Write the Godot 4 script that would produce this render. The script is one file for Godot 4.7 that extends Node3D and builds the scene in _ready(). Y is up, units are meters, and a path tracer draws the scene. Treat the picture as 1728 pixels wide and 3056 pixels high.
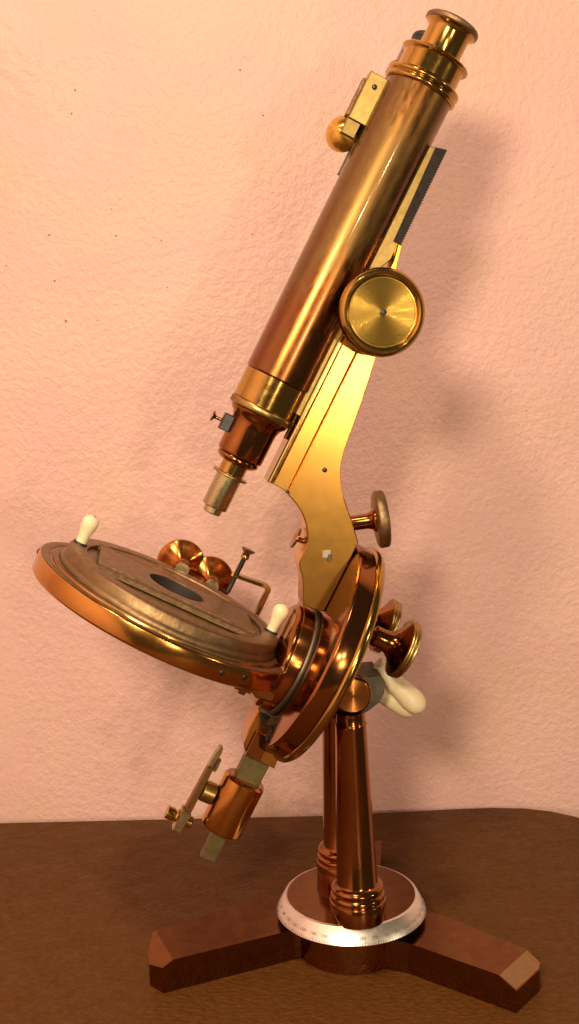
extends Node3D
# An antique brass microscope on a brown table top before a pink plaster wall, lit by a few warm bulbs.
# Lengths in the shape helpers are millimetres; the instrument's own frame is (t, s, z):
# s runs up the optical axis, t across it (towards the limb), z towards the camera.

const BB := Vector3(0.8812, -0.4727, 0.0)
const AX := Vector3(0.4727, 0.8812, 0.0)
const S0 := Vector3(-75.8, 182.8, 0.0)

var M := {}
var scope: Node3D

# ---------------------------------------------------------------- naming
func tag(o: Node, label: String, category := "", group := "", kind := "") -> void:
	if label != "": o.set_meta("label", label)
	if category != "": o.set_meta("category", category)
	if group != "": o.set_meta("group", group)
	if kind != "": o.set_meta("kind", kind)

func numbered(called: String, parent: Node) -> String:
	if not parent.has_node(NodePath(called)): return called
	var k := 1
	while parent.has_node(NodePath("%s_%03d" % [called, k])): k += 1
	return "%s_%03d" % [called, k]

func put(called: String, mesh: Mesh, mat: Material, xf: Transform3D, parent: Node, label := "") -> MeshInstance3D:
	var o := MeshInstance3D.new()
	o.mesh = mesh
	o.material_override = mat
	o.name = numbered(called, parent)
	parent.add_child(o, true)
	# xf is given in the microscope's own axes; parts of parts are turned back into their parent's
	var up := Transform3D.IDENTITY
	var n: Node = parent
	while n != scope and n is Node3D and n != self and scope != null:
		up = (n as Node3D).transform * up
		n = n.get_parent()
	o.transform = up.affine_inverse() * xf
	if label != "": o.set_meta("label", label)
	return o

# ---------------------------------------------------------------- frames
func pos_ts(t: float, s: float, z: float) -> Vector3:
	return (S0 + BB * t + AX * s + Vector3(0, 0, z)) * 0.001

func f_up(t := 0.0, s := 0.0, z := 0.0) -> Transform3D:      # y up the optical axis
	return Transform3D(Basis(BB, AX, Vector3(0, 0, 1)), pos_ts(t, s, z))

func f_across(t: float, s: float, z: float, flip := 1.0) -> Transform3D:   # y across, along the limb disc's axis
	if flip < 0: return Transform3D(Basis(AX, -BB, Vector3(0, 0, 1)), pos_ts(t, s, z))
	return Transform3D(Basis(-AX, BB, Vector3(0, 0, 1)), pos_ts(t, s, z))

func f_front(t: float, s: float, z: float, flip := 1.0) -> Transform3D:    # y towards the camera (or away)
	if flip < 0: return Transform3D(Basis(BB, Vector3(0, 0, -1), AX), pos_ts(t, s, z))
	return Transform3D(Basis(BB, Vector3(0, 0, 1), -AX), pos_ts(t, s, z))

func f_xyz(x: float, y: float, z: float) -> Transform3D:
	return Transform3D(Basis.IDENTITY, Vector3(x, y, z) * 0.001)

func f_dir(p: Vector3, d: Vector3) -> Transform3D:            # y along d
	var y := d.normalized()
	var x := y.cross(Vector3(0, 0, 1))
	x = Vector3(1, 0, 0) if x.length() < 0.01 else x.normalized()
	return Transform3D(Basis(x, y, x.cross(y)), p * 0.001)

# ---------------------------------------------------------------- shapes
func soft(pr: Array, c: float) -> Array:                      # small chamfers on a profile's sharp corners
	var out: Array = []
	for i in pr.size():
		var p: Vector2 = pr[i]
		if i == 0 or i == pr.size() - 1:
			out.append(p); continue
		var a: Vector2 = p - pr[i - 1]
		var b: Vector2 = pr[i + 1] - p
		if a.length() < 1e-5 or b.length() < 1e-5 or absf(a.angle_to(b)) < 0.7:
			out.append(p); continue
		var ca := minf(c, a.length() * 0.4)
		var cb := minf(c, b.length() * 0.4)
		out.append(p - a.normalized() * ca)
		out.append(p + b.normalized() * cb)
	return out

func prof(a: Array) -> Array:
	var out: Array = []
	for i in range(0, a.size(), 2): out.append(Vector2(a[i], a[i + 1]))
	return out

func lathe(pr: Array, segs := 64, knurl := 0.0, knurl_n := 0, k0 := 0, k1 := -1) -> ArrayMesh:
	var v := PackedVector3Array(); var nn := PackedVector3Array(); var uv := PackedVector2Array(); var ix := PackedInt32Array()
	var n := pr.size()
	var sn: Array = []
	var run: Array = [0.0]
	for i in n - 1:
		var d: Vector2 = pr[i + 1] - pr[i]
		run.append(run[i] + d.length())
		sn.append(Vector2(d.y, -d.x).normalized() if d.length() > 1e-7 else Vector2(0, 1))
	for i in n - 1:
		var na: Vector2 = sn[i]
		var nb: Vector2 = sn[i]
		if i > 0 and absf(sn[i - 1].angle_to(sn[i])) < 0.6: na = (sn[i - 1] + sn[i]).normalized()
		if i < n - 2 and absf(sn[i + 1].angle_to(sn[i])) < 0.6: nb = (sn[i + 1] + sn[i]).normalized()
		var at := v.size()
		for e in 2:
			var p: Vector2 = pr[i + e]
			var q: Vector2 = na if e == 0 else nb
			for j in segs + 1:
				var f := TAU * j / segs
				var r := p.x
				if knurl > 0.0 and i + e >= k0 and (k1 < 0 or i + e <= k1): r += knurl * (0.5 * cos(f * knurl_n) - 0.5)
				v.append(Vector3(r * cos(f), p.y, r * sin(f)) * 0.001)
				nn.append(Vector3(q.x * cos(f), q.y, q.x * sin(f)))
				uv.append(Vector2(float(j) / segs, run[i + e] / maxf(run[n - 1], 1e-5)))
		for j in segs:
			var a := at + j
			var b := at + segs + 1 + j
			ix.append_array([a, a + 1, b, b, a + 1, b + 1])
	return commit(v, nn, uv, ix)

func commit(v: PackedVector3Array, nn: PackedVector3Array, uv: PackedVector2Array, ix: PackedInt32Array) -> ArrayMesh:
	var arr := []
	arr.resize(Mesh.ARRAY_MAX)
	arr[Mesh.ARRAY_VERTEX] = v; arr[Mesh.ARRAY_NORMAL] = nn; arr[Mesh.ARRAY_TEX_UV] = uv; arr[Mesh.ARRAY_INDEX] = ix
	var m := ArrayMesh.new()
	m.add_surface_from_arrays(Mesh.PRIMITIVE_TRIANGLES, arr)
	return m

func inset(poly: Array, c: float) -> Array:
	var out: Array = []
	var n := poly.size()
	for i in n:
		var a: Vector2 = (poly[i] - poly[(i + n - 1) % n]).normalized()
		var b: Vector2 = (poly[(i + 1) % n] - poly[i]).normalized()
		var na := Vector2(-a.y, a.x)
		var nb := Vector2(-b.y, b.x)
		out.append(poly[i] + (na + nb) * (c / maxf(0.35, 1.0 + na.dot(nb))))
	return out

func prism(pts: Array, z0: float, z1: float, c := 0.4) -> ArrayMesh:   # outline in x, y, thickness along z, chamfered
	var poly: Array = pts.duplicate()
	var area := 0.0
	for i in poly.size(): area += poly[i].cross(poly[(i + 1) % poly.size()])
	if area < 0: poly.reverse()
	var n := poly.size()
	var ins := inset(poly, c)
	var v := PackedVector3Array(); var nn := PackedVector3Array(); var uv := PackedVector2Array(); var ix := PackedInt32Array()
	var rings := [[ins, z0], [poly, z0 + c], [poly, z1 - c], [ins, z1]]
	for k in 3:
		var tilt: float = [-0.7, 0.0, 0.7][k]
		for i in n:
			var j := (i + 1) % n
			var d: Vector2 = (poly[j] - poly[i]).normalized()
			var q := Vector2(d.y, -d.x)
			var dp: Vector2 = (poly[i] - poly[(i + n - 1) % n]).normalized()
			var dn: Vector2 = (poly[(j + 1) % n] - poly[j]).normalized()
			var qa := q
			var qb := q
			if absf(dp.angle_to(d)) < 0.6: qa = (q + Vector2(dp.y, -dp.x)).normalized()
			if absf(dn.angle_to(d)) < 0.6: qb = (q + Vector2(dn.y, -dn.x)).normalized()
			var at := v.size()
			for e in 2:
				var ring: Array = rings[k + e]
				for w in [[ring[0][i], qa], [ring[0][j], qb]]:
					v.append(Vector3(w[0].x, w[0].y, ring[1]) * 0.001)
					nn.append(Vector3(w[1].x, w[1].y, tilt).normalized())
					uv.append(Vector2(w[0].x + w[0].y, ring[1]) * 0.02)
			ix.append_array([at, at + 2, at + 1, at + 1, at + 2, at + 3])
	var tri := Geometry2D.triangulate_polygon(PackedVector2Array(ins))
	for top in 2:
		var at := v.size()
		for p in ins:
			v.append(Vector3(p.x, p.y, z1 if top else z0) * 0.001)
			nn.append(Vector3(0, 0, 1 if top else -1))
			uv.append(p * 0.02)
		for k in range(0, tri.size(), 3):
			var a: Vector2 = ins[tri[k]]; var b: Vector2 = ins[tri[k + 1]]; var d: Vector2 = ins[tri[k + 2]]
			var ccw := (b - a).cross(d - a) > 0
			if ccw == (top == 1): ix.append_array([at + tri[k], at + tri[k + 2], at + tri[k + 1]])
			else: ix.append_array([at + tri[k], at + tri[k + 1], at + tri[k + 2]])
	return commit(v, nn, uv, ix)

func turned(r0: float, y0: float, r1: float, y1: float, pitch := 0.42, deep := 0.024) -> Array:
	var out: Array = []
	var n := int((r0 - r1) / pitch) * 6
	for i in n + 1:
		var k := float(i) / n
		out.append(Vector2(lerpf(r0, r1, k), lerpf(y0, y1, k) + deep * sin(k * n / 6.0 * TAU)))
	return out

func box(w: float, h: float, d: float, c := 0.4) -> ArrayMesh:
	return prism([Vector2(-w, -h) / 2, Vector2(w, -h) / 2, Vector2(w, h) / 2, Vector2(-w, h) / 2], -d / 2, d / 2, c)

func holed_plate(x0: float, x1: float, z0: float, z1: float, y0: float, y1: float, rh: float) -> ArrayMesh:
	var st := SurfaceTool.new()
	st.begin(Mesh.PRIMITIVE_TRIANGLES)
	st.set_smooth_group(-1)
	var ang: Array = []
	for k in 72: ang.append(TAU * k / 72)
	for q in [Vector2(x0, z0), Vector2(x1, z0), Vector2(x1, z1), Vector2(x0, z1)]: ang.append(fposmod(q.angle(), TAU))
	ang.sort()
	var rim: Array = []
	var hole: Array = []
	for a in ang:
		var d := Vector2(cos(a), sin(a))
		var k := 1e9
		if absf(d.x) > 1e-6: k = minf(k, (x1 if d.x > 0 else x0) / d.x)
		if absf(d.y) > 1e-6: k = minf(k, (z1 if d.y > 0 else z0) / d.y)
		rim.append(d * k)
		hole.append(d * rh)
	var quad := func(a: Vector3, b: Vector3, c: Vector3, d: Vector3):
		for p in [a, b, c, a, c, d]:
			st.set_uv(Vector2(p.x, p.z) * 0.02)
			st.add_vertex(p * 0.001)
	for i in ang.size():
		var j := (i + 1) % ang.size()
		var u := func(p: Vector2, y: float): return Vector3(p.x, y, p.y)
		quad.call(u.call(hole[i], y1), u.call(rim[i], y1), u.call(rim[j], y1), u.call(hole[j], y1))
		quad.call(u.call(rim[i], y0), u.call(hole[i], y0), u.call(hole[j], y0), u.call(rim[j], y0))
		quad.call(u.call(rim[i], y1), u.call(rim[i], y0), u.call(rim[j], y0), u.call(rim[j], y1))
		quad.call(u.call(hole[i], y0), u.call(hole[i], y1), u.call(hole[j], y1), u.call(hole[j], y0))
	st.generate_normals()
	return st.commit()

func join(list: Array) -> ArrayMesh:                           # [mesh, transform] pairs as one mesh
	var st := SurfaceTool.new()
	for m in list: st.append_from(m[0], 0, m[1])
	return st.commit()

# ---------------------------------------------------------------- materials
func ramp(stops: Array) -> Gradient:
	var g := Gradient.new()
	var o := PackedFloat32Array(); var c := PackedColorArray()
	for s in stops:
		o.append(s[0]); c.append(s[1])
	g.offsets = o; g.colors = c
	return g

func lin(r: float, g: float, b: float) -> Color:
	return Color(r, g, b).linear_to_srgb()

func noise_tex(sd: int, freq: float, stops: Array, size := 256, normal := false, oct := 4, bump := 4.0) -> NoiseTexture2D:
	var n := FastNoiseLite.new()
	n.seed = sd; n.noise_type = FastNoiseLite.TYPE_SIMPLEX_SMOOTH
	n.frequency = freq; n.fractal_octaves = oct
	var t := NoiseTexture2D.new()
	t.width = size; t.height = size; t.seamless = true; t.noise = n
	if normal:
		t.as_normal_map = true; t.bump_strength = bump
	elif stops.size(): t.color_ramp = ramp(stops)
	return t

func ring_rough() -> ImageTexture:                            # turned rings: polished and dull by turns
	var im := Image.create(8, 512, false, Image.FORMAT_RGB8)
	for y in 512:
		var v := 0.035 if (y / 2) % 2 == 0 else 0.27
		for x in 8: im.set_pixel(x, y, grey(v))
	return ImageTexture.create_from_image(im)

func rough_plaster() -> NoiseTexture2D:
	var t := noise_tex(52, 0.06, [], 1024, false, 4)
	(t.noise as FastNoiseLite).fractal_gain = 0.72
	(t.noise as FastNoiseLite).fractal_lacunarity = 2.3
	return t

func grey(v: float) -> Color: return Color(v, v, v)

func metal(called: String, a: Color, b: Color, r0: float, r1: float, sc: float, sd: int, aniso := 0.0, scratch := 0.0) -> StandardMaterial3D:
	var m := StandardMaterial3D.new()
	m.resource_name = called
	m.metallic = 1.0
	m.albedo_color = Color.WHITE
	m.albedo_texture = noise_tex(sd, 0.03, [[0.0, a], [1.0, b]], 256, false, 5)
	m.roughness = 1.0
	m.roughness_texture = noise_tex(sd + 40, 0.09, [[0.0, grey(r0)], [1.0, grey(r1)]], 256, false, 4)
	m.uv1_triplanar = true
	m.uv1_scale = Vector3.ONE * sc
	if aniso != 0.0:
		m.anisotropy_enabled = true
		m.anisotropy = aniso
	if scratch > 0.0:
		m.normal_enabled = true
		m.normal_scale = scratch
		m.normal_texture = noise_tex(sd + 80, 0.05, [], 256, true, 3, 3.0)
	return m

func body_lacquer() -> StandardMaterial3D:
	# red-brown lacquer, worn to a dull olive brass where hands have held the upper tube
	var W := 256
	var H := 512
	var im := Image.create(W, H, false, Image.FORMAT_RGB8)
	var ro := Image.create(W, H, false, Image.FORMAT_RGB8)
	var n := FastNoiseLite.new(); n.seed = 5; n.frequency = 0.011; n.fractal_octaves = 5
	var f := FastNoiseLite.new(); f.seed = 9; f.frequency = 0.16; f.fractal_octaves = 3
	var red := Color(0.225, 0.088, 0.026)
	var olive := Color(0.205, 0.124, 0.042)
	for y in H:
		for x in W:
			var u := TAU * x / W
			var k := n.get_noise_3d(cos(u) * 45.0, y * 0.42, sin(u) * 45.0)
			var g := f.get_noise_3d(cos(u) * 40.0, y * 0.25, sin(u) * 40.0)
			var w := smoothstep(0.30, 0.78, float(y) / H + k * 0.75 + g * 0.10)
			var c := red.lerp(olive, w)
			c = c * (1.0 + g * 0.14)
			im.set_pixel(x, y, c.linear_to_srgb())
			ro.set_pixel(x, y, grey(clampf(0.25 + 0.13 * w + 0.06 * g, 0.1, 0.6)))
	var m := StandardMaterial3D.new()
	m.resource_name = "worn_lacquer"
	m.metallic = 1.0
	m.albedo_texture = ImageTexture.create_from_image(im)
	m.roughness = 1.0
	m.roughness_texture = ImageTexture.create_from_image(ro)
	m.clearcoat_enabled = true
	m.clearcoat = 0.5
	m.clearcoat_roughness = 0.07
	return m

func materials() -> void:
	M.tube = body_lacquer()
	M.brass = metal("polished_brass", lin(0.54, 0.36, 0.105), lin(0.46, 0.295, 0.078), 0.10, 0.16, 14, 11)
	M.satin = metal("satin_brass", lin(0.82, 0.48, 0.118), lin(0.74, 0.41, 0.092), 0.235, 0.26, 6, 12, 0.4)
	M.gold = metal("turned_brass", lin(0.74, 0.52, 0.12), lin(0.68, 0.46, 0.10), 0.24, 0.29, 16, 13, -0.92)
	M.copper = metal("copper_lacquer", lin(0.37, 0.160, 0.054), lin(0.30, 0.122, 0.039), 0.10, 0.16, 10, 14)
	M.gold_face = metal("grooved_brass", lin(0.74, 0.51, 0.115), lin(0.68, 0.45, 0.095), 0.24, 0.28, 1, 28)
	M.gold_face.roughness_texture = ring_rough()
	M.gold_face.uv1_triplanar = false
	M.copper_face = metal("grooved_copper", lin(0.56, 0.25, 0.075), lin(0.48, 0.20, 0.055), 0.20, 0.24, 1, 29)
	M.copper_face.roughness_texture = M.gold_face.roughness_texture
	M.copper_face.uv1_triplanar = false
	M.copper_turned = metal("turned_copper", lin(0.52, 0.225, 0.07), lin(0.45, 0.18, 0.052), 0.17, 0.22, 10, 15, -0.9)
	M.orange = metal("orange_lacquer", lin(0.64, 0.34, 0.095), lin(0.56, 0.27, 0.068), 0.15, 0.21, 12, 16)
	M.dull = metal("dull_brass", lin(0.33, 0.235, 0.135), lin(0.20, 0.135, 0.075), 0.40, 0.55, 22, 17, 0.0, 0.25)
	M.worn = metal("bevel_brass", lin(0.46, 0.34, 0.19), lin(0.38, 0.26, 0.13), 0.42, 0.55, 30, 27)  # paler brass for the right foot's bevelled end
	M.brown = metal("browned_brass", lin(0.30, 0.17, 0.07), lin(0.24, 0.13, 0.05), 0.35, 0.5, 20, 26)
	M.pale = metal("pale_brass", lin(0.46, 0.34, 0.13), lin(0.38, 0.27, 0.095), 0.28, 0.38, 18, 18)
	M.olive = metal("olive_brass", lin(0.36, 0.27, 0.11), lin(0.29, 0.21, 0.075), 0.34, 0.44, 18, 30)
	M.nickel = metal("grey_brass", lin(0.52, 0.46, 0.29), lin(0.44, 0.38, 0.22), 0.24, 0.34, 18, 19)
	M.silver = metal("silvered_ring", lin(0.92, 0.93, 0.92), lin(0.80, 0.81, 0.78), 0.28, 0.36, 30, 20, 0.4)
	M.steel = metal("blued_steel", lin(0.10, 0.105, 0.115), lin(0.07, 0.072, 0.08), 0.4, 0.5, 30, 21)
	M.rod = metal("tarnished_bar", lin(0.24, 0.22, 0.12), lin(0.18, 0.15, 0.07), 0.5, 0.62, 20, 22)
	M.grey = metal("grey_steel", lin(0.20, 0.19, 0.16), lin(0.14, 0.13, 0.10), 0.42, 0.55, 20, 23)
	M.black = metal("black_rack", lin(0.045, 0.04, 0.04), lin(0.03, 0.026, 0.026), 0.45, 0.6, 30, 24)
	M.foot = metal("bronzed_foot", lin(0.29, 0.135, 0.048), lin(0.20, 0.088, 0.031), 0.09, 0.18, 14, 25)
	var bore := StandardMaterial3D.new()
	bore.albedo_color = lin(0.012, 0.01, 0.009); bore.roughness = 0.7
	M.bore = bore
	var lens := StandardMaterial3D.new()
	lens.albedo_color = lin(0.02, 0.02, 0.025); lens.roughness = 0.05
	M.lens = lens
	var ink := StandardMaterial3D.new()
	ink.albedo_color = lin(0.10, 0.09, 0.08); ink.roughness = 0.8
	M.ink = ink
	var iv := StandardMaterial3D.new()
	iv.albedo_color = Color.WHITE
	iv.albedo_texture = noise_tex(31, 0.02, [[0.3, lin(0.86, 0.80, 0.60)], [0.75, lin(0.80, 0.71, 0.47)]], 256)
	iv.uv1_triplanar = true; iv.uv1_scale = Vector3.ONE * 40
	iv.roughness = 0.36
	iv.subsurf_scatter_enabled = true; iv.subsurf_scatter_strength = 0.15
	M.ivory = iv
	var dark_iv := StandardMaterial3D.new()
	dark_iv.albedo_color = lin(0.09, 0.035, 0.02); dark_iv.roughness = 0.4
	M.tip = dark_iv

# ---------------------------------------------------------------- lamps
func bulb(called: String, label: String, at: Vector3, r: float, energy: float, color: Color, glow: float) -> void:
	var o := Node3D.new()
	o.name = numbered(called, self)
	add_child(o, true)
	o.position = at
	tag(o, label, "light bulb", "", "thing")
	var k := r * 1000.0
	var pr: Array = []
	for i in 25:
		var a := -PI / 2 + PI * i / 24.0
		pr.append(Vector2(maxf(0.0, cos(a)) * k, sin(a) * k))
	var em := StandardMaterial3D.new()
	em.albedo_color = Color(1, 0.95, 0.85)
	em.emission_enabled = true
	em.emission = color
	em.emission_energy_multiplier = glow
	var g := MeshInstance3D.new()
	g.mesh = lathe(pr, 32); g.material_override = em; g.name = "glowing_bulb"
	o.add_child(g, true)
	var cap := MeshInstance3D.new()
	cap.mesh = lathe(soft(prof([0.0, k * 0.96, k * 0.5, k * 0.96, k * 0.45, k * 2.0, 0.0, k * 2.0]), 1.0), 32); cap.material_override = M.brass; cap.name = "bulb_socket"
	o.add_child(cap, true)
	var l := OmniLight3D.new()
	l.name = "lamp_light"
	l.light_energy = energy; l.light_color = color; l.light_size = r
	l.omni_range = 8.0; l.omni_attenuation = 2.0; l.shadow_enabled = true
	o.add_child(l, true)

# ================================================================ scene
func _ready() -> void:
	var cam := Camera3D.new()
	cam.name = "camera"
	cam.fov = 47.0
	cam.near = 0.02; cam.far = 20.0
	cam.position = Vector3(0, 0.30, 0.50)
	add_child(cam)
	cam.rotation = Vector3(deg_to_rad(-9.5), 0, deg_to_rad(-1.5))
	cam.current = true
	var env := Environment.new()
	env.background_mode = Environment.BG_COLOR
	env.background_color = lin(0.080, 0.053, 0.032)
	env.background_energy_multiplier = 1.0
	env.tonemap_mode = Environment.TONE_MAPPER_LINEAR
	env.tonemap_exposure = 1.0
	env.sdfgi_enabled = true; env.ssao_enabled = true; env.ssil_enabled = true
	var we := WorldEnvironment.new()
	we.environment = env
	we.name = "world_environment"
	add_child(we)
	materials()
	var warm := Color(1.0, 0.87, 0.70)
	bulb("light_bulb", "warm glowing bulb close above the camera's left, the largest one", Vector3(-0.14, 0.52, 0.70), 0.055, 0.49, warm, 3.0)
	bulb("light_bulb", "warm glowing bulb far across the room, left of its pair", Vector3(0.56, 0.72, 2.6), 0.018, 0.42, warm, 3.0)
	bulb("light_bulb", "warm glowing bulb far across the room, right of its pair", Vector3(0.86, 0.70, 2.5), 0.018, 0.34, warm, 3.0)
	bulb("light_bulb", "warm glowing ceiling bulb high above the wall's top", Vector3(-0.16, 1.22, 0.50), 0.050, 0.64, warm, 3.0)
	bulb("light_bulb", "warm glowing bulb level with the table, far off to its right", Vector3(1.25, 0.42, 0.62), 0.016, 0.22, warm, 3.0)
	bulb("light_bulb", "warm glowing bulb low behind the camera to its right", Vector3(0.46, 0.235, 1.45), 0.042, 0.33, warm, 3.0)
	setting()
	microscope()

# ---------------------------------------------------------------- wall and table
func setting() -> void:
	var wm := StandardMaterial3D.new()
	wm.resource_name = "pink_plaster"
	wm.albedo_texture = noise_tex(51, 0.006, [[0.2, lin(0.735, 0.525, 0.505)], [0.5, lin(0.725, 0.50, 0.51)], [0.8, lin(0.71, 0.505, 0.465)]], 512, false, 5)
	wm.uv1_triplanar = true; wm.uv1_world_triplanar = true
	wm.uv1_scale = Vector3.ONE * 2.6
	wm.roughness = 0.42
	wm.metallic_specular = 0.4
	wm.heightmap_enabled = true
	wm.heightmap_scale = 0.06
	wm.heightmap_texture = rough_plaster()
	# the plaster: a slab with a gentle waviness and a knocked, repaired patch high on the left
	var n := FastNoiseLite.new(); n.seed = 3; n.frequency = 9.0; n.fractal_octaves = 3
	var d := FastNoiseLite.new(); d.seed = 8; d.frequency = 110.0; d.fractal_octaves = 3
	var st := SurfaceTool.new()
	st.begin(Mesh.PRIMITIVE_TRIANGLES)
	var xs: Array = [-1.8, -1.2, -0.7, -0.4]
	for i in 121: xs.append(-0.26 + 0.52 * i / 120.0)
	xs.append_array([0.4, 0.7, 1.2, 1.8])
	var ys: Array = [-0.8, -0.3, -0.08]
	for i in 141: ys.append(-0.02 + 0.60 * i / 140.0)
	ys.append_array([0.7, 1.0, 1.5, 2.2])
	for y in ys:
		for x in xs:
			var h := 0.0009 * n.get_noise_2d(x, y)
			var q := Vector2((x + 0.145) / 0.020, (y - 0.452) / 0.020)
			h += 0.0030 * exp(-q.length_squared()) * (0.6 + 1.4 * absf(d.get_noise_2d(x, y)))
			var e := Vector2(x - 0.146, y - 0.1125)
			h += 0.0012 * (exp(-e.length_squared() / 0.000006) - 0.8 * exp(-(e + Vector2(0.0035, 0.001)).length_squared() / 0.000005))
			e = Vector2(x + 0.0826, y - 0.008)
			h += 0.0014 * (exp(-e.length_squared() / 0.000010) - 0.8 * exp(-(e - Vector2(0.003, -0.002)).length_squared() / 0.000006))
			st.set_uv(Vector2(x, y))
			st.add_vertex(Vector3(x, y, -0.182 + h))
	var w := xs.size()
	for j in ys.size() - 1:
		for i in w - 1:
			var a := j * w + i
			for k in [a, a + w, a + 1, a + 1, a + w, a + w + 1]: st.add_index(k)
	st.generate_normals()
	var front := st.commit()
	var wall := MeshInstance3D.new()
	wall.name = "wall"
	wall.mesh = front
	wall.material_override = wm
	add_child(wall, true)
	tag(wall, "pink painted plaster wall with a fine bumpy texture behind the microscope", "", "", "structure")
	var back := MeshInstance3D.new()
	back.name = "wall_back"
	back.mesh = box(3600, 3000, 60, 1)
	back.material_override = wm
	back.position = Vector3(0, 0.7, -0.216)
	wall.add_child(back, true)
	# added wall out of view, giving fill and a pink reflection in the brass
	var side := MeshInstance3D.new()
	side.name = "added_side_wall"
	side.mesh = box(60, 3000, 1700, 1)
	side.material_override = wm
	side.position = Vector3(-0.80, 0.7, 0.67)
	add_child(side, true)
	tag(side, "unseen pink plaster wall added left of the table for reflections in the brass", "", "", "structure")
	# old pin holes in the plaster
	var hole := lathe(prof([0.0, -0.2, 0.75, -0.2, 0.9, 0.35, 0.62, 0.42, 0.4, -0.1, 0.0, -0.12]), 12)
	for p in [[233, 247, 0.9], [150, 582, 0.8], [179, 790, 1.0], [157, 692, 0.9], [221, 300, 0.8], [259, 790, 0.6], [637, 211, 0.8], [690, 316, 0.7], [316, 589, 0.7], [38, 652, 0.6], [428, 602, 0.6], [655, 593, 0.6], [1340, 1040, 0.6], [1323, 1705, 0.5], [438, 715, 0.6], [308, 525, 0.6]]:
		var o := MeshInstance3D.new()
		o.mesh = hole
		o.material_override = M.ink
		o.name = numbered("pin_hole", wall)
		wall.add_child(o, true)
		var x: float = -0.1655 + p[0] * 0.000227
		var y: float = 0.483 - p[1] * 0.000232
		o.transform = Transform3D(Basis(Vector3(1, 0, 0), Vector3(0, 0, 1), Vector3(0, -1, 0)).scaled(Vector3.ONE * p[2] * 0.75), Vector3(x, y, -0.182 + 0.0009 * n.get_noise_2d(x, y)))
	# table top: its far edge bows gently, its right corner is rounded
	var tm := StandardMaterial3D.new()
	tm.resource_name = "brown_table"
	tm.albedo_texture = noise_tex(61, 0.055, [[0.1, lin(0.080, 0.034, 0.007)], [0.5, lin(0.100, 0.041, 0.009)], [0.9, lin(0.118, 0.050, 0.011)]], 512, false, 5)
	tm.uv1_triplanar = true; tm.uv1_world_triplanar = true
	tm.uv1_scale = Vector3(6.0, 6.0, 9.0)
	tm.roughness = 1.0
	tm.roughness_texture = noise_tex(62, 0.03, [[0.2, grey(0.42)], [0.8, grey(0.62)]], 256)
	tm.metallic_specular = 0.28
	tm.heightmap_enabled = true
	tm.heightmap_scale = 0.05
	tm.heightmap_texture = noise_tex(63, 0.08, [], 512, false, 4)
	var out: Array = []
	for q in [[-768, -176.5], [-181, -176.5], [-60, -175.6], [13, -174.8], [60, -177], [95, -179.6], [118, -180.2], [138, -178], [154, -172.5], [168, -163], [185, -146], [198, -122], [207, -90], [212, -40], [214, 60], [214, 470], [-768, 470]]:
		out.append(Vector2(q[0], -q[1]))
	var top := MeshInstance3D.new()
	top.name = "table_top"
	top.mesh = prism(out, -28, 0, 1.2)
	top.material_override = tm
	top.transform = Transform3D(Basis(Vector3(1, 0, 0), Vector3(0, 0, -1), Vector3(0, 1, 0)), Vector3.ZERO)
	add_child(top, true)
	tag(top, "dark brown table top the microscope stands on", "", "", "structure")

# ---------------------------------------------------------------- the microscope
func microscope() -> void:
	scope = Node3D.new()
	scope.name = "microscope"
	add_child(scope, true)
	tag(scope, "antique brass microscope on a three footed stand, its tube tilted to the right", "microscope", "", "thing")
	tube_group()
	limb()
	stage()
	discs()
	tail()
	stand()
	scope.position = Vector3(0.0249, 0, -0.0241)
	scope.rotation.y = deg_to_rad(7.0)

func screw(t: float, s: float, z: float, r: float, parent: Node, mat: Material = null, frame := "front") -> void:
	var m := lathe(soft(prof([0.0, -1.0, r, -1.0, r, 0.35, r * 0.5, 0.62, 0.0, 0.7]), 0.15), 24)
	put("screw", m, mat if mat else M.steel, f_front(t, s, z) if frame == "front" else f_up(t, s, z), parent)

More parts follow.
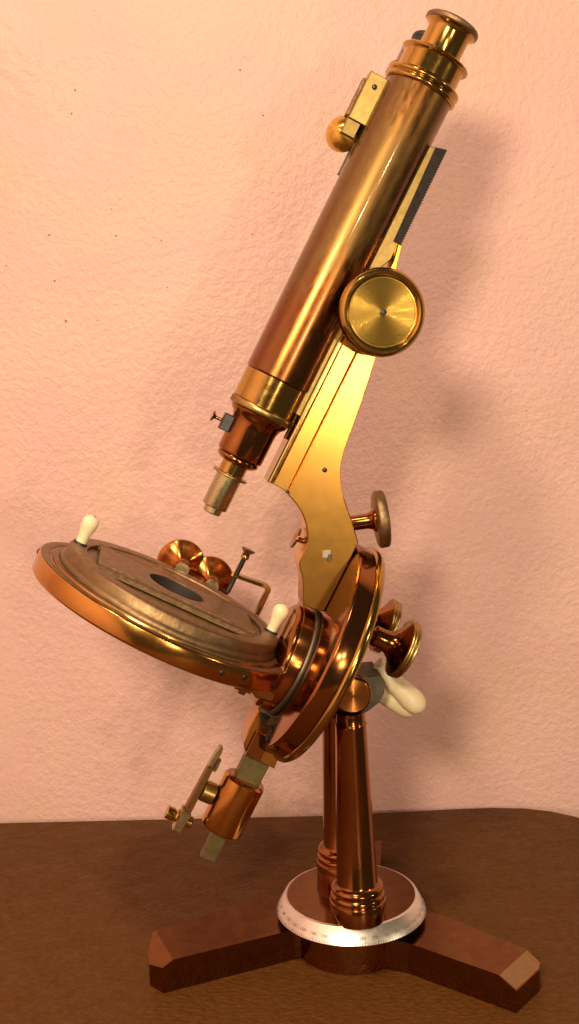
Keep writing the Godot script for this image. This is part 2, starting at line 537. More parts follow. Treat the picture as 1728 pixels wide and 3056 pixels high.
func tube_group() -> void:
	# main body tube, its upper and lower mounts
	var tube := put("body_tube", lathe(soft(prof([0.0, 101.0, 15.0, 101.0, 15.0, 238.0, 0.0, 238.0]), 0.5), 96), M.tube, f_up(-1), scope, "long main tube of worn red brown lacquered brass")
	put("lower_collar", lathe(soft(prof([0.0, 87.0, 14.5, 87.0, 14.5, 101.0, 0.0, 101.0]), 0.4), 96), M.brass, f_up(-1), tube)
	put("knurled_ring", lathe(soft(prof([0.0, 83.6, 14.0, 83.6, 14.9, 84.2, 14.9, 86.6, 14.2, 87.2, 0.0, 87.2]), 0.3), 288, 0.22, 96, 3, 6), M.pale, f_up(-1), tube)
	put("upper_ring", lathe(soft(prof([0.0, 237.6, 15.6, 237.6, 16.4, 238.2, 16.4, 239.6, 15.7, 240.0, 15.7, 240.6, 16.6, 241.0, 16.6, 242.4, 15.4, 243.2, 13.6, 243.6, 0.0, 243.6]), 0.3), 96), M.brass, f_up(-1), tube, "double beaded ring round the top of the main tube")
	var draw := put("draw_tube", lathe(soft(prof([0.0, 243.0, 13.6, 243.0, 13.6, 251.6, 15.3, 252.2, 15.5, 252.9, 15.2, 253.6, 12.0, 253.9, 0.0, 253.9]), 0.3), 96), M.brass, f_up(-1), scope)
	var eye := put("eyepiece", lathe(soft(prof([0.0, 253.0, 9.4, 253.0, 9.4, 264.6, 9.9, 265.8, 11.4, 266.8, 12.0, 267.4, 12.0, 268.8, 11.4, 269.6, 6.0, 269.9, 3.2, 268.9, 0.0, 268.9]), 0.25), 80), M.brass, f_up(-0.8), scope, "pulled out near eyepiece with a dark flanged cap")
	put("eye_lens", lathe(prof([0.0, 269.0, 3.2, 269.0, 1.8, 269.3, 0.0, 269.4]), 32), M.lens, f_up(-0.8), eye)
	put("eye_cap", lathe(soft(prof([9.6, 265.9, 11.5, 266.9, 12.15, 267.5, 12.15, 268.9, 11.5, 269.75, 6.0, 270.05, 3.4, 269.2]), 0.2), 80), M.dull, f_up(-0.8), eye)
	# the second, slanted tube behind the first
	var a := pos_ts(-1, 112, -9) * 1000
	var b := pos_ts(-1.5, 262, -32) * 1000
	var len := (b - a).length()
	var f2 := f_dir(a, b - a)
	var t2 := put("slanted_tube", lathe(soft(prof([0.0, 0.0, 12.0, 0.0, 12.6, len - 20, 12.6, len - 16, 13.6, len - 15, 13.6, len - 11, 11.6, len - 10, 11.6, len - 1, 0.0, len - 1]), 0.4), 80), M.tube, f2, scope, "second eyepiece tube slanting away behind the main tube")
	put("short_eyepiece", lathe(soft(prof([0.0, len - 2, 8.6, len - 2, 8.6, len + 4.0, 9.6, len + 5.0, 9.6, len + 6.6, 8.4, len + 7.4, 0.0, len + 7.4]), 0.3), 64), M.steel, f2, t2, "dark cap of the far eyepiece")
	# the block and ball head that set the distance between the tubes
	var blk := put("adjusting_block", box(8.2, 21.5, 9.0, 0.35), M.pale, f_up(-19.6, 224.6, -2.0), scope, "flat brass block with a dark screw beside the upper tube")
	screw(-19.4, 229.9, 2.6, 1.15, blk)
	put("guide_plate", box(1.2, 17.0, 6.0, 0.2), M.dull, f_up(-24.3, 224.0, -5.0), blk)
	put("block_tongue", box(6.5, 7.0, 7.0, 0.4), M.olive, f_up(-20.6, 210.6, -2.4), blk)
	put("rack_strip", box(2.6, 22.0, 6.0, 0.3), M.grey, f_up(-14.9, 203.5, -7.0), blk)
	var ball: Array = []
	for i in 25:
		var g := -PI / 2 + PI * i / 24.0
		ball.append(Vector2(maxf(0.0, cos(g)) * 8.0, sin(g) * 6.6))
	var bx := f_front(-21.6, 209.0, -9.0)
	bx.basis = bx.basis.rotated(AX, -0.75)
	put("ball_knob", lathe(ball, 64), M.gold, bx, scope, "rounded brass knob at the left of the upper tube")
	# nosepiece and objective
	var nose := put("nosepiece", lathe(soft(prof([0.0, 63.0, 10.2, 63.0, 10.6, 64.2, 10.6, 76.0, 10.8, 78.4, 11.6, 80.6, 13.2, 82.2, 13.6, 83.6, 0.0, 83.6]), 0.3), 80), M.copper, f_up(-1), scope, "copper coloured nosepiece flaring up to the knurled ring")
	put("nose_flange", lathe(soft(prof([0.0, 59.4, 7.0, 59.4, 8.8, 60.2, 9.7, 61.3, 9.7, 62.4, 8.8, 63.2, 0.0, 63.2]), 0.3), 80), M.copper, f_up(-1), nose)
	var obj := put("objective", lathe(soft(prof([0.0, 37.9, 5.6, 37.9, 5.8, 38.6, 5.8, 51.6, 5.9, 53.0, 5.9, 60.0, 0.0, 60.0]), 0.3), 64), M.nickel, f_up(-1), scope, "small grey brass objective lens pointing down at the stage")
	put("objective_flange", lathe(soft(prof([5.0, 53.0, 8.2, 53.2, 8.2, 54.3, 5.0, 54.6]), 0.2), 64), M.pale, f_up(-1), obj)
	put("objective_neck", lathe(prof([5.95, 54.4, 5.95, 59.8]), 64), M.brass, f_up(-1), obj)
	put("lens_tip", lathe(soft(prof([0.0, 34.9, 3.0, 34.9, 4.1, 35.2, 4.1, 38.0, 0.0, 38.0]), 0.25), 48), M.nickel, f_up(-1), obj)
	put("front_lens", lathe(prof([0.0, 34.7, 1.8, 34.85, 2.6, 34.88]), 32), M.lens, f_up(-1), obj)
	# clamp block and thumb screw on the left of the nosepiece
	var cb := put("clamp_block", box(4.6, 7.4, 6.0, 0.35), M.steel, f_up(-12.9, 74.2, 1.5), scope, "small grey steel block on the left of the nosepiece")
	put("thumb_screw", lathe(soft(prof([0.0, 0.0, 0.75, 0.0, 0.75, 3.2, 1.4, 4.0, 2.5, 4.5, 2.5, 5.2, 0.0, 5.4]), 0.15), 40), M.brass, f_across(-14.8, 74.1, 1.5, -1), cb)

func limb() -> void:
	var T := f_up()
	# slide carried by the tube, its housing, rail and rack
	var sl := put("tube_slide", prism(prof([11.5, 91.0, 15.4, 90.6, 15.4, 160.0, 19.6, 169.0, 20.0, 220.6, 12.0, 219.0]), -5.5, 5.5, 0.35), M.olive, T, scope, "dovetail slide running along the back of the main tube")
	var teeth := [17.0, 176.4]
	for i in 37:
		var y := 176.4 + i * 1.2
		var x := 20.7 - i * 0.013
		teeth.append_array([x - 0.5, y, x, y + 0.3, x, y + 0.75, x - 0.5, y + 1.05])
	teeth.append_array([20.0, 221.0, 15.2, 219.6])
	put("tooth_rack", prism(prof(teeth), -3.0, 6.6, 0.1), M.black, T, sl, "black toothed rack at the back of the slide")
	put("slide_pin", lathe(prof([0.0, 79.0, 0.9, 79.2, 0.9, 92.0, 0.0, 92.0]), 20), M.copper, f_up(13.4, 0, 3.0), sl)
	var hs := put("slide_housing", prism(prof([16.7, 59.2, 23.8, 58.8, 23.2, 160.0, 16.6, 160.0]), -9, 9, 0.3), M.satin, T, scope, "bright flat brass housing of the slide")
	put("guide_rail", prism(prof([14.3, 58.8, 16.7, 59.0, 16.6, 158.0, 14.3, 158.0]), -8, 7.2, 0.3), M.brass, T, hs)
	put("rail_edge", box(0.9, 99.0, 1.0, 0.15), M.pale, f_up(15.0, 108.6, 7.6), hs)
	# the curved limb itself
	var outline := [23.95, 160.0, 24.0, 59.0, 25.6, 57.4, 28.4, 56.4, 31.7, 54.7, 34.2, 53.0, 36.4, 51.1, 38.2, 49.2, 39.7, 47.2, 41.2, 44.8, 42.3, 42.2, 42.7, 39.4, 42.6, 36.5, 43.1, 32.6, 44.6, 30.2, 46.4, 28.4, 48.3, 25.9, 49.9, 23.0, 51.6, 19.6, 53.6, 15.8, 58.0, 16.2, 63.45, 17.3, 63.45, 40.0, 63.2, 52.2, 59.4, 56.2, 56.2, 59.5, 52.0, 63.5, 48.1, 67.3, 45.4, 70.6, 43.2, 73.9, 41.2, 77.4, 39.8, 81.0, 38.7, 86.0, 38.0, 91.1, 36.8, 101.0, 35.5, 110.7, 34.1, 119.5, 32.7, 127.4, 31.2, 138.0, 29.6, 150.0, 25.0, 160.0, 22.6, 168.7, 21.0, 176.2, 18.6, 176.2, 20.2, 169.0, 20.2, 160.5]
	var arm := put("limb", prism(prof(outline), -8.6, 8.6, 0.45), M.satin, T, scope, "curved satin brass arm joining the tube to the discs")
	screw(34.5, 74.7, 9.0, 1.05, arm)
	screw(24.0, 58.9, 9.0, 0.8, arm)
	put("inset_peg", box(3.9, 3.4, 1.2, 0.2), M.silver, Transform3D(Basis(BB, AX, Vector3(0, 0, 1)).rotated(Vector3(0, 0, 1), 0.42), pos_ts(52.4, 41.4, 8.5)), arm, "small bright square peg set in the arm")
	put("inset_slot", box(2.0, 3.4, 1.2, 0.2), M.grey, Transform3D(Basis(BB, AX, Vector3(0, 0, 1)).rotated(Vector3(0, 0, 1), 0.42), pos_ts(54.4, 40.6, 8.6)), arm)
	put("pinion_boss", lathe(soft(prof([0.0, -16.0, 9.0, -16.0, 9.0, 16.0, 0.0, 16.0]), 0.5), 48), M.brass, f_front(23.6, 145.6, 0), arm)
	# large coarse focus heads, one each side
	var pr := soft(prof([0.0, 13.0, 6.0, 13.0, 8.0, 16.0, 16.6, 17.0, 18.0, 17.8, 18.8, 19.4, 18.8, 22.2, 18.2, 23.6, 17.2, 24.3, 16.2, 24.3, 15.3, 23.6, 14.9, 22.4]), 0.25)
	var face := prof([14.95, 22.4]) + turned(14.4, 22.25, 1.0, 22.55) + prof([0.0, 22.6])
	for side in [1.0, -1.0]:
		var kf := f_front(23.6, 145.6, 0, side)
		kf.basis = kf.basis.rotated(Vector3(0, 1, 0), 0.08 * side).rotated(Vector3(1, 0, 0), -0.03)   # it sits a little askew on its pinion
		kf.origin += (Vector3(0, 0, side) - kf.basis.y) * 0.020
		var k := put("focus_knob", lathe(pr, 96), M.brass, kf, scope, "large focus knob on the near side, its dished face turned in fine rings" if side > 0 else "")
		put("knob_face", lathe(face, 128), M.gold_face, kf, k)
		put("screw", lathe(soft(prof([0.0, 22.5, 1.35, 22.5, 1.35, 24.2, 0.0, 24.5]), 0.2), 24), M.steel, kf, k)
	# fine adjustment screw behind the limb
	var fd := Vector3(0.993, 0.10, 0.06)
	var fa := put("fine_adjustment", lathe(soft(prof([0.0, -4.0, 3.5, -4.0, 3.5, 8.6, 4.2, 10.6, 5.6, 11.6, 5.6, 12.6, 0.0, 12.6]), 0.25), 48), M.copper, f_dir(Vector3(1.5, 206.2, 0), fd), scope, "short copper stem of the fine adjustment behind the arm")
	put("milled_head", lathe(soft(prof([0.0, 12.4, 11.6, 12.4, 13.0, 13.2, 13.0, 17.0, 12.0, 17.6, 0.0, 17.6]), 0.4), 240, 0.2, 80, 3, 6), M.dull, f_dir(Vector3(1.5, 206.2, 0), fd), fa)
	var ss := put("lock_screw", lathe(soft(prof([0.0, -2.0, 1.2, -2.0, 1.2, 3.6, 2.0, 4.2, 5.0, 4.6, 5.0, 5.6, 0.0, 6.0]), 0.2), 48), M.copper, f_across(44.6, 40.4, -6.0, -1), scope, "small copper screw head on the left edge of the arm")
	ss.set_meta("label", "small copper screw head on the left edge of the arm")

func stage() -> void:
	# thick outer ring
	var rim := put("stage", lathe(soft(prof([40.0, -20.0, 61.4, -20.0, 61.8, -19.0, 61.8, -11.6, 61.2, -11.0, 57.6, -11.0, 57.2, -11.8, 56.4, -11.8, 56.0, -10.4, 53.6, -10.4, 53.4, -12.5, 20.0, -12.5, 20.0, -18.0, 40.0, -20.0]), 0.35), 160), M.orange, f_up(), scope, "large round stage with a thick golden brown edge")
	put("stage_top_ring", lathe(soft(prof([61.5, -10.98, 61.2, -10.92, 57.7, -10.92, 57.15, -11.7, 56.4, -11.7, 55.9, -10.3, 53.2, -10.3]), 0.1), 160), M.dull, f_up(), rim)
	# rotating plate with a lip
	var up := put("upper_plate", lathe(soft(prof([15.0, -12.0, 52.4, -12.0, 53.0, -11.4, 53.0, -9.2, 51.8, -8.0, 51.4, -4.2, 50.6, -3.2, 43.2, -3.2, 42.6, -5.2, 15.0, -5.2, 15.0, -12.0]), 0.3), 160), M.dull, f_up(), scope, "rotating round plate on top of the stage")
	# sliding carriage
	var car := put("slide_carriage", holed_plate(-37.5, 37.0, -17.0, 19.5, -5.2, -2.2, 13.4), M.dull, f_up(), scope, "sliding carriage with a round opening across the stage")
	put("stage_opening", lathe(prof([13.3, -2.6, 12.9, -3.2, 12.7, -18.0, 0.0, -18.2]), 64), M.bore, f_up(), car)
	for z in [-21.6, -18.9, 21.2, 23.9]:
		put("guide_strip", box(90.0 - absf(z) * 0.72, 2.4, 1.7, 0.25), M.dull, f_up(-0.2, -3.7, z), car)
	put("side_plate", prism(prof([-36, -25.4, -29, -32.0, -18, -38.6, 0, -42.4, 16, -39.4, 27, -33.4, 35, -25.4]), 3.9, 5.2, 0.2), M.brown, f_up() * Transform3D(Basis(Vector3(1, 0, 0), Vector3(0, 0, 1), Vector3(0, -1, 0)), Vector3.ZERO), car)
	# ivory pegs
	var peg: Array = soft(prof([0.0, -1.0, 2.5, -1.0, 2.5, 2.0, 2.5, 4.0, 2.8, 6.0, 3.4, 8.2, 3.8, 10.2, 3.7, 11.8, 3.0, 13.2, 1.8, 14.0, 0.8, 14.3, 0.0, 14.35]), 0.2)
	for t in [-46.8, 48.2]:
		var p := put("ivory_peg", lathe(peg, 48), M.ivory, f_up(t, -3.6, -5.0 if t < 0 else -3.0), scope, "white ivory peg on the far left of the stage, with a dark chip on top" if t < 0 else "white ivory peg on the stage beside the discs")
		put("peg_collar", lathe(soft(prof([0.0, -0.2, 3.3, -0.2, 3.3, 0.9, 2.7, 1.1]), 0.15), 32), M.steel, f_up(t, -3.4, -5.0 if t < 0 else -3.0), p)
		if t < 0:
			var chip := f_up(t, -3.6, -5.0)
			chip.origin = pos_ts(t + 1.4, -3.6 + 13.2, -5.0)
			chip.basis = chip.basis.rotated(Vector3(0, 0, 1), -0.55)
			put("dark_chip", lathe(soft(prof([0.0, -0.5, 2.0, -0.5, 1.8, 0.5, 0.0, 0.75]), 0.15), 24), M.tip, chip, p)
	# trumpet shaped heads behind the stage
	var horn := soft(prof([0.0, 0.0, 2.6, 0.0, 2.6, 4.0, 3.4, 5.6, 5.8, 7.4, 9.0, 8.8, 11.6, 9.6, 12.2, 10.2, 12.2, 12.0, 11.4, 12.6, 0.0, 12.9]), 0.2)
	for q in [[5.6, -3.6], [22.6, -5.2]]:
		var k := put("stage_knob", lathe(horn, 80), M.copper_turned, f_front(q[0], q[1], -61.0, -1), scope, "left of the two flared brass knobs behind the stage" if q[0] < 10 else "right of the two flared brass knobs behind the stage")
		put("knob_neck", lathe(soft(prof([0.0, -6.0, 3.6, -6.0, 3.0, 1.8, 0.0, 2.0]), 0.2), 40), M.nickel, f_front(q[0], q[1], -61.0, -1), k)
	# spring clip with its thumb screw
	var clip := put("spring_clip", prism(prof([24.6, 8.6, 41.2, 10.2, 42.3, 9.2, 42.6, -3.0, 44.6, -3.0, 44.4, 10.0, 43.6, 11.6, 42.0, 12.3, 24.6, 10.4]), -2.6, 2.6, 0.2), M.brass, f_up(0, 0, -28), scope, "bent brass spring clip at the back of the stage")
	var ts_ := put("clip_screw", lathe(soft(prof([0.0, 0.5, 1.2, 0.5, 1.2, 18.5, 1.9, 19.2, 1.9, 20.6, 1.3, 21.4, 3.2, 22.8, 3.5, 23.4, 0.0, 24.0]), 0.15), 40), M.steel, f_up(26.3, 0, -28), clip)
	put("screw_head", lathe(soft(prof([0.0, 18.4, 1.95, 18.6, 2.1, 19.6, 1.5, 21.2, 3.2, 22.7, 3.6, 23.3, 0.0, 24.1]), 0.15), 40), M.brass, f_up(26.3, 0, -28), clip)
	ts_.set_meta("label", "dark steel stem of the clip's thumb screw")
	# screws in the rim, a small stud at its left end, a lug below
	for q in [[24.6, -15.4], [35.2, -14.6]]:
		var z := sqrt(61.8 * 61.8 - q[0] * q[0])
		var d: Vector3 = (BB * q[0] + Vector3(0, 0, z)).normalized()
		put("screw", lathe(soft(prof([0.0, -1.0, 1.25, -1.0, 1.25, 0.4, 0.0, 0.8]), 0.15), 24), M.steel, f_dir(pos_ts(q[0], q[1], z) * 1000, d), rim)
	put("end_stud", lathe(soft(prof([0.0, -1.0, 1.7, -1.0, 1.7, 1.0, 0.0, 1.8]), 0.3), 24), M.copper, f_across(-61.0, -14.2, -6, -1), rim)
	put("under_lug", prism(prof([34.0, -19.6, 42.0, -19.6, 41.5, -21.6, 39.8, -21.6, 39.6, -23.2, 36.6, -23.2, 36.4, -22.0, 34.4, -22.0]), 38, 46, 0.25), M.copper, f_up(), rim)
	# bracket from the stage to the discs
	put("stage_bracket", prism(prof([34.0, -12.8, 58.0, -12.0, 58.0, -27.0, 50.0, -28.0, 44.0, -24.5, 34.0, -20.4]), -22, 22, 0.6), M.copper, f_up(), scope)

func discs() -> void:
	# small front disc with its grey collar
	var b := put("front_disc", lathe(soft(prof([0.0, 52.6, 22.8, 52.6, 24.2, 53.4, 25.0, 54.6, 25.0, 61.6, 0.0, 61.6]), 0.4), 112), M.copper, f_across(0, -11.0, 0), scope, "smaller copper disc behind the stage")
	put("grey_collar", lathe(soft(prof([0.0, 61.4, 25.6, 61.4, 26.2, 62.0, 26.2, 63.4, 25.4, 64.0, 0.0, 64.0]), 0.3), 112), M.grey, f_across(0, -11.0, 0), b)
	put("turned_band", lathe(soft(prof([24.4, 55.4, 25.25, 55.8, 25.25, 61.2, 24.4, 61.4]), 0.2), 112), M.copper_turned, f_across(0, -11.0, 0), b)
	put("steel_stop", prism(prof([57.5, -33.0, 66.0, -33.0, 67.6, -40.0, 62.0, -41.6, 58.0, -38.5]), -8, 8, 0.4), M.grey, f_up(), b)
	# large disc and its beaded edge
	var a := put("large_disc", lathe(soft(prof([0.0, 63.6, 46.0, 63.6, 50.6, 64.2, 51.6, 65.2, 51.6, 72.6, 0.0, 72.6]), 0.4), 160), M.copper, f_across(0, -1.0, 0), scope, "large upright copper disc at the foot of the arm")
	put("beaded_edge", lathe(soft(prof([40.0, 72.4, 51.2, 72.4, 52.6, 73.0, 53.2, 74.2, 53.2, 75.4, 52.4, 76.6, 51.0, 77.2, 40.0, 77.2]), 0.3), 160), M.brass, f_across(0, -1.0, 0), a, "bright rounded brass edge at the back of the large disc")
	put("disc_back", lathe(soft(prof([0.0, 76.9, 44.0, 76.9, 40.0, 79.0, 20.0, 80.0, 0.0, 80.0]), 0.4), 120), M.copper, f_across(0, -1.0, 0), a)
	put("disc_notch", box(0.8, 6.0, 6.0, 0.2), M.black, f_up(63.5, -41.0, 20.0), a)
	# trunnion block on the pillars' axis
	put("trunnion_block", prism(prof([76.0, 4.0, 94.6, -0.4, 99.9, 2.6, 103.7, -0.1, 105.4, -5.0, 105.2, -9.8, 101.0, -18.0, 93.0, -24.0, 84.0, -26.0, 76.0, -22.0]), -11.0, 11.0, 0.6), M.grey, f_up(), scope, "grey hinge block between the two pillars")
	# two flared heads behind the large disc
	var horn := soft(prof([0.0, 75.0, 3.2, 75.0, 3.2, 85.0, 4.6, 85.6, 4.6, 90.0, 5.2, 93.0, 7.0, 95.6, 10.0, 97.6, 12.6, 98.6]), 0.2)
	var rim := soft(prof([12.2, 98.5, 13.3, 98.9, 13.6, 99.5, 13.1, 100.0, 13.1, 100.4, 13.6, 100.9, 13.1, 101.4, 13.1, 101.8, 13.4, 102.4, 12.6, 103.0, 0.0, 103.3]), 0.12)
	for z in [20.0, -20.0]:
		var k := put("rear_knob", lathe(horn, 80), M.copper, f_across(0, 19.0, z), scope, "near one of two flared copper knobs behind the large disc" if z > 0 else "far one of two flared copper knobs behind the large disc")
		put("grooved_rim", lathe(rim, 96), M.pale, f_across(0, 19.0, z), k)
	# ivory levers
	var lev := soft(prof([0.0, 0.0, 4.2, 0.0, 4.3, 8.0, 4.6, 14.0, 5.1, 19.0, 5.5, 23.0, 5.4, 26.0, 4.6, 28.6, 3.0, 30.5, 1.2, 31.4, 0.0, 31.5]), 0.2)
	put("ivory_lever", lathe(lev, 64), M.ivory, f_dir(Vector3(7.6, 128.8, -8), Vector3(22.5, -13.8, 0)), scope, "lower of two white ivory levers behind the hinge")
	put("ivory_lever", lathe(lev, 64), M.ivory, f_dir(Vector3(13.6, 138.6, -3), Vector3(17.8, -18.6, 4)), scope, "upper of two white ivory levers behind the hinge")

func tail() -> void:
	var clamp := put("tail_clamp", prism(prof([57.2, -36.0, 66.5, -36.0, 67.0, -46.0, 75.6, -52.6, 76.2, -58.2, 61.4, -57.6, 58.4, -54.0, 57.0, -46.0]), -8.0, 8.0, 0.4), M.orange, f_up(), scope, "orange brass clamp below the discs")
	put("clamp_step", box(7.5, 12.0, 3.0, 0.3), M.copper, f_up(64.2, -51.4, 8.6), clamp)
	put("tail_bar", box(12.0, 30.0, 7.0, 0.5), M.rod, f_up(68.8, -71.5, 0), scope, "dull greenish bar below the clamp")
	put("bar_end", box(7.4, 18.0, 6.0, 0.4), M.rod, f_up(69.2, -103.4, 0), scope)
	var cyl := put("sliding_sleeve", lathe(soft(prof([0.0, -97.6, 8.6, -97.6, 10.0, -96.4, 10.0, -71.6, 9.0, -70.2, 0.0, -70.2]), 0.3), 80), M.orange, f_up(68.4), scope, "polished cylindrical sleeve on the tail bar")
	put("sleeve_top", lathe(prof([9.0, -70.15, 7.6, -70.0, 6.2, -70.6]), 64), M.copper, f_up(68.4), cyl)
	var hub := put("mirror_hub", lathe(soft(prof([0.0, 52.4, 5.0, 52.4, 5.0, 58.2, 0.0, 59.0]), 0.3), 48), M.pale, f_across(0, -83.2, 0), scope)
	hub.set_meta("label", "short round hub between sleeve and mirror arm")
	var arm := put("mirror_arm", prism(prof([48.6, -94.6, 52.0, -95.6, 52.2, -70.6, 49.4, -71.6]), -2.6, 2.6, 0.3), M.brown, f_up(), scope, "narrow upright bar that carries the mirror fittings")
	put("arm_tip", prism(prof([49.2, -71.4, 51.2, -71.2, 52.4, -63.6, 51.8, -60.6, 50.2, -60.8, 49.6, -64.0]), -2.2, 2.2, 0.25), M.nickel, f_up(), arm)
	put("arm_plate", box(1.6, 6.0, 4.0, 0.2), M.dull, f_up(53.0, -69.6, 0), arm)
	put("arm_foot", prism(prof([47.4, -94.2, 52.4, -95.4, 52.0, -105.8, 47.6, -105.4]), -3.0, 3.0, 0.3), M.nickel, f_up(), arm)
	put("pivot_screw", lathe(soft(prof([0.0, 41.8, 3.0, 41.8, 3.0, 45.2, 2.2, 46.0, 3.2, 47.2, 0.0, 47.6]), 0.2), 40), M.brass, f_across(0, -99.4, 0), arm, "small round pivot head at the left end of the mirror arm")
	put("pivot_nut", lathe(soft(prof([0.0, 52.0, 2.9, 52.0, 2.9, 54.8, 0.0, 55.2]), 0.25), 40), M.brass, f_across(0, -99.8, 0), arm)

func stand() -> void:
	var base := put("base_drum", lathe(soft(prof([0.0, 0.0, 27.4, 0.0, 27.4, 18.6, 0.0, 18.6]), 0.5), 128), M.copper, f_xyz(0, 0, -2.0), scope, "round drum at the middle of the three feet")
	var ring := put("graduated_ring", lathe(soft(prof([20.0, 18.4, 35.2, 18.4, 35.9, 18.9, 31.8, 26.2, 30.6, 26.4]), 0.15), 180), M.silver, f_xyz(0, 0, -2.0), base, "silvered bevelled ring engraved with degrees")
	put("base_plate", lathe(soft(prof([30.9, 25.6, 30.6, 26.6, 0.0, 26.6]), 0.15), 128), M.foot, f_xyz(0, 0, -2.0), base, "red brown top plate inside the silvered ring")
	# engraving: a line every two degrees, longer at the fives, and figures every ten
	var slope := (Vector3(31.8, 26.2, 0) - Vector3(35.9, 18.9, 0)).normalized()
	var out := Vector3(-slope.y, slope.x, 0) * -1.0
	if out.y < 0: out = -out
	var lines: Array = []
	for d in range(0, 360, 2):
		var f := deg_to_rad(d)
		var tall := 1.5 if d % 10 == 0 else 0.9
		var B := Basis(Vector3(0, 1, 0), -f)
		var mid := Vector3(35.9, 18.9, 0) + slope * (0.25 + tall / 2) + out * 0.02
		lines.append([box(tall, 0.16, 0.12, 0.03), Transform3D(B * Basis(slope, Vector3(0, 0, 1).cross(Vector3.ZERO) + Vector3(0, 0, -1), out), B * mid * 0.001)])
	var eng := put("degree_lines", join(lines), M.ink, f_xyz(0, 0, -2.0), base)
	eng.set_meta("kind", "stuff")
	var font := SystemFont.new()
	font.font_names = PackedStringArray(["Droid Serif"])
	for k in range(0, 360, 10):
		var f := deg_to_rad(k)
		var tx := TextMesh.new()
		tx.text = str(k)
		tx.font = font
		tx.font_size = 16
		tx.pixel_size = 0.00011
		tx.depth = 0.00004
		tx.curve_step = 3.0
		# figures increase to the right seen from the front, 180 nearest the camera
		var ang := deg_to_rad(90.0 - (k - 180.0) + 2.0)
		var B := Basis(Vector3(0, 1, 0), -ang)
		var mid := Vector3(35.9, 18.9, 0) + slope * 4.3 + out * 0.05
		var o := put("degree_figure", tx, M.ink, Transform3D(B * Basis(Vector3(0, 0, -1), slope, out), B * mid * 0.001), base)
		o.set_meta("label", "engraved figure %d" % k)
	# pillars
	var pr := soft(prof([0.0, 25.8, 13.0, 25.8, 13.0, 34.8, 12.1, 35.2, 12.6, 36.2, 12.4, 37.6, 11.2, 38.5, 11.9, 39.3, 12.1, 40.6, 11.3, 41.9, 9.8, 42.6, 9.3, 43.6, 8.2, 82.0, 7.0, 118.4, 7.0, 119.4, 6.5, 119.6, 6.5, 124.8, 0.0, 125.0]), 0.2)
	for z in [20.0, -20.0]:
		var p := put("pillar", lathe(pr, 72), M.copper, f_dir(Vector3(0.3, 0, z - 1.2), Vector3(-2.9, 130, 1.2)), scope, "front one of the two tapered copper pillars" if z > 0 else "rear one of the two tapered copper pillars")
		var fr := Transform3D(Basis(Vector3(1, 0, 0), Vector3(0, 0, 1), Vector3(0, -1, 0)), Vector3(-0.002, 0.1336, z * 0.001))
		put("pillar_head", lathe(soft(prof([0.0, -6.5, 7.6, -6.5, 8.6, -5.5, 8.6, 4.6, 7.9, 5.4, 7.6, 5.6]), 0.2), 72), M.copper, fr, p)
		put("head_face", lathe(prof([7.65, 5.55]) + turned(7.4, 5.7, 0.3, 5.8) + prof([0.0, 5.8]), 96), M.copper_face, fr, p)
	# three feet
	var left := prof([-20, -18, -36, -27, -95, -2.6, -97.5, 10.0, -97.0, 18.0, -91.0, 25.4, -29, 7.4, -14, 6.0])
	foot(left, Vector2(-95.5, 10.8), Vector2(-0.962, 0.273), "left foot of the base, dark red brown")
	var right := prof([10, 22, 20.8, 28.0, 59.7, 66.5, 75.0, 52.0, 77.0, 48.0, 46.0, 10.0, 24, -12])
	foot(right, Vector2(67.4, 59.3), Vector2(0.69, 0.72), "right foot of the base with a pale bevelled end")
	var back: Array = []
	for q in [[-12, 6], [-12, 92], [12, 92], [12, 6]]:
		var e := Vector2(0.23, -0.973)
		back.append(e * q[1] + Vector2(-e.y, e.x) * q[0])
	foot(back, Vector2(0.23, -0.973) * 92, Vector2(0.23, -0.973), "hidden rear foot of the base")

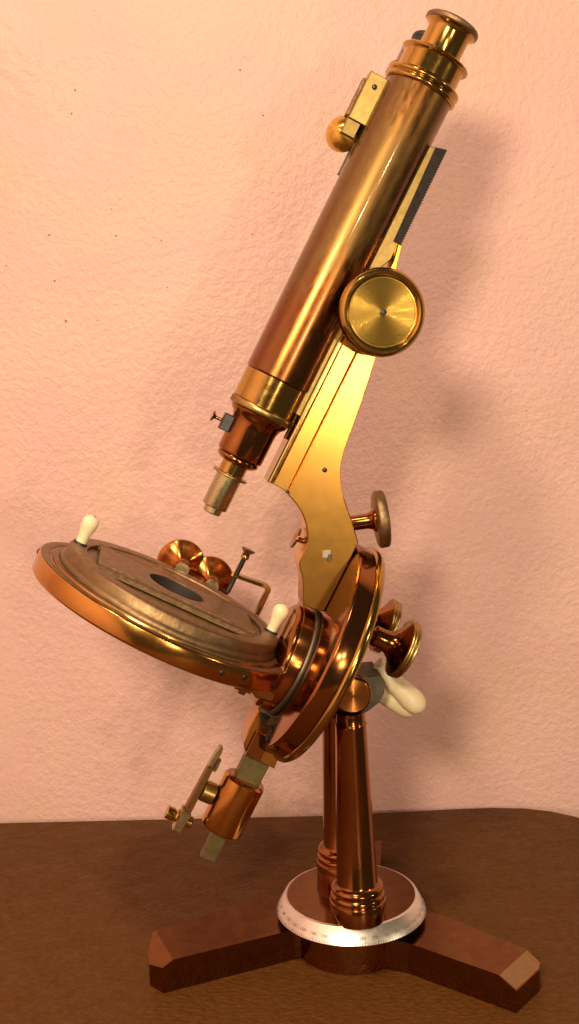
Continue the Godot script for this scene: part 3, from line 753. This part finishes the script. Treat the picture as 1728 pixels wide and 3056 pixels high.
func foot(outline: Array, end: Vector2, dir: Vector2, label: String) -> void:
	# a bar 15 mm high whose top is planed down to 10.5 mm over its last 7 mm
	var poly: Array = outline.duplicate()
	var area := 0.0
	for i in poly.size(): area += poly[i].cross(poly[(i + 1) % poly.size()])
	if area < 0: poly.reverse()
	var st := SurfaceTool.new()
	st.begin(Mesh.PRIMITIVE_TRIANGLES)
	st.set_smooth_group(-1)
	var far := -1e9
	for p in poly: far = maxf(far, p.dot(dir))
	var cut := far - 9.0
	# cut polygon into the body and the bevelled tip
	var body: Array = []
	var tip: Array = []
	for i in poly.size():
		var a: Vector2 = poly[i]; var b: Vector2 = poly[(i + 1) % poly.size()]
		var da := a.dot(dir) - cut; var db := b.dot(dir) - cut
		if da <= 0: body.append(a)
		if da >= 0: tip.append(a)
		if da * db < 0:
			var m := a.lerp(b, da / (da - db))
			body.append(m); tip.append(m)
	var hgt := func(p: Vector2) -> float: return 15.2 - maxf(0.0, p.dot(dir) - cut) * 0.52
	var up := func(p: Vector2, y: float) -> Vector3: return Vector3(p.x, y, p.y) * 0.001
	for part in [body, tip]:
		var tri := Geometry2D.triangulate_polygon(PackedVector2Array(part))
		for k in range(0, tri.size(), 3):
			var a: Vector2 = part[tri[k]]; var b: Vector2 = part[tri[k + 1]]; var c: Vector2 = part[tri[k + 2]]
			var order := [a, b, c] if (b - a).cross(c - a) > 0 else [a, c, b]
			for q in order: st.add_vertex(up.call(q, hgt.call(q)))
	for i in poly.size():
		var a: Vector2 = poly[i]; var b: Vector2 = poly[(i + 1) % poly.size()]
		var steps := [a]
		var da := a.dot(dir) - cut; var db := b.dot(dir) - cut
		if da * db < 0: steps.append(a.lerp(b, da / (da - db)))
		steps.append(b)
		for k in steps.size() - 1:
			var p: Vector2 = steps[k]; var q: Vector2 = steps[k + 1]
			for w in [up.call(p, 0.0), up.call(q, hgt.call(q)), up.call(q, 0.0), up.call(p, 0.0), up.call(p, hgt.call(p)), up.call(q, hgt.call(q))]: st.add_vertex(w)
	st.generate_normals()
	var o := put("foot", st.commit(), M.foot, f_xyz(0, 0, 0), scope, label)
	# the planed tip, in a paler brass on the right foot
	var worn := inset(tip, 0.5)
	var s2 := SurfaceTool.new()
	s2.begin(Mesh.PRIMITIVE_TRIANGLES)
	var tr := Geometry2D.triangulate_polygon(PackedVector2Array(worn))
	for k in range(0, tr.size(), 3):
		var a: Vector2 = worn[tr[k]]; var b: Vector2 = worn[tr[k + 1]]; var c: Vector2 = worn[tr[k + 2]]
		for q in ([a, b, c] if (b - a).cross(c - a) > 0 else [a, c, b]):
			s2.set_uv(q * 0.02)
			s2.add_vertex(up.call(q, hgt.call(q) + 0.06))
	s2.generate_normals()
	put("bevelled_end", s2.commit(), M.worn if dir.x > 0.5 else M.foot, f_xyz(0, 0, 0), o, "pale bevel" if dir.x > 0.5 else "")
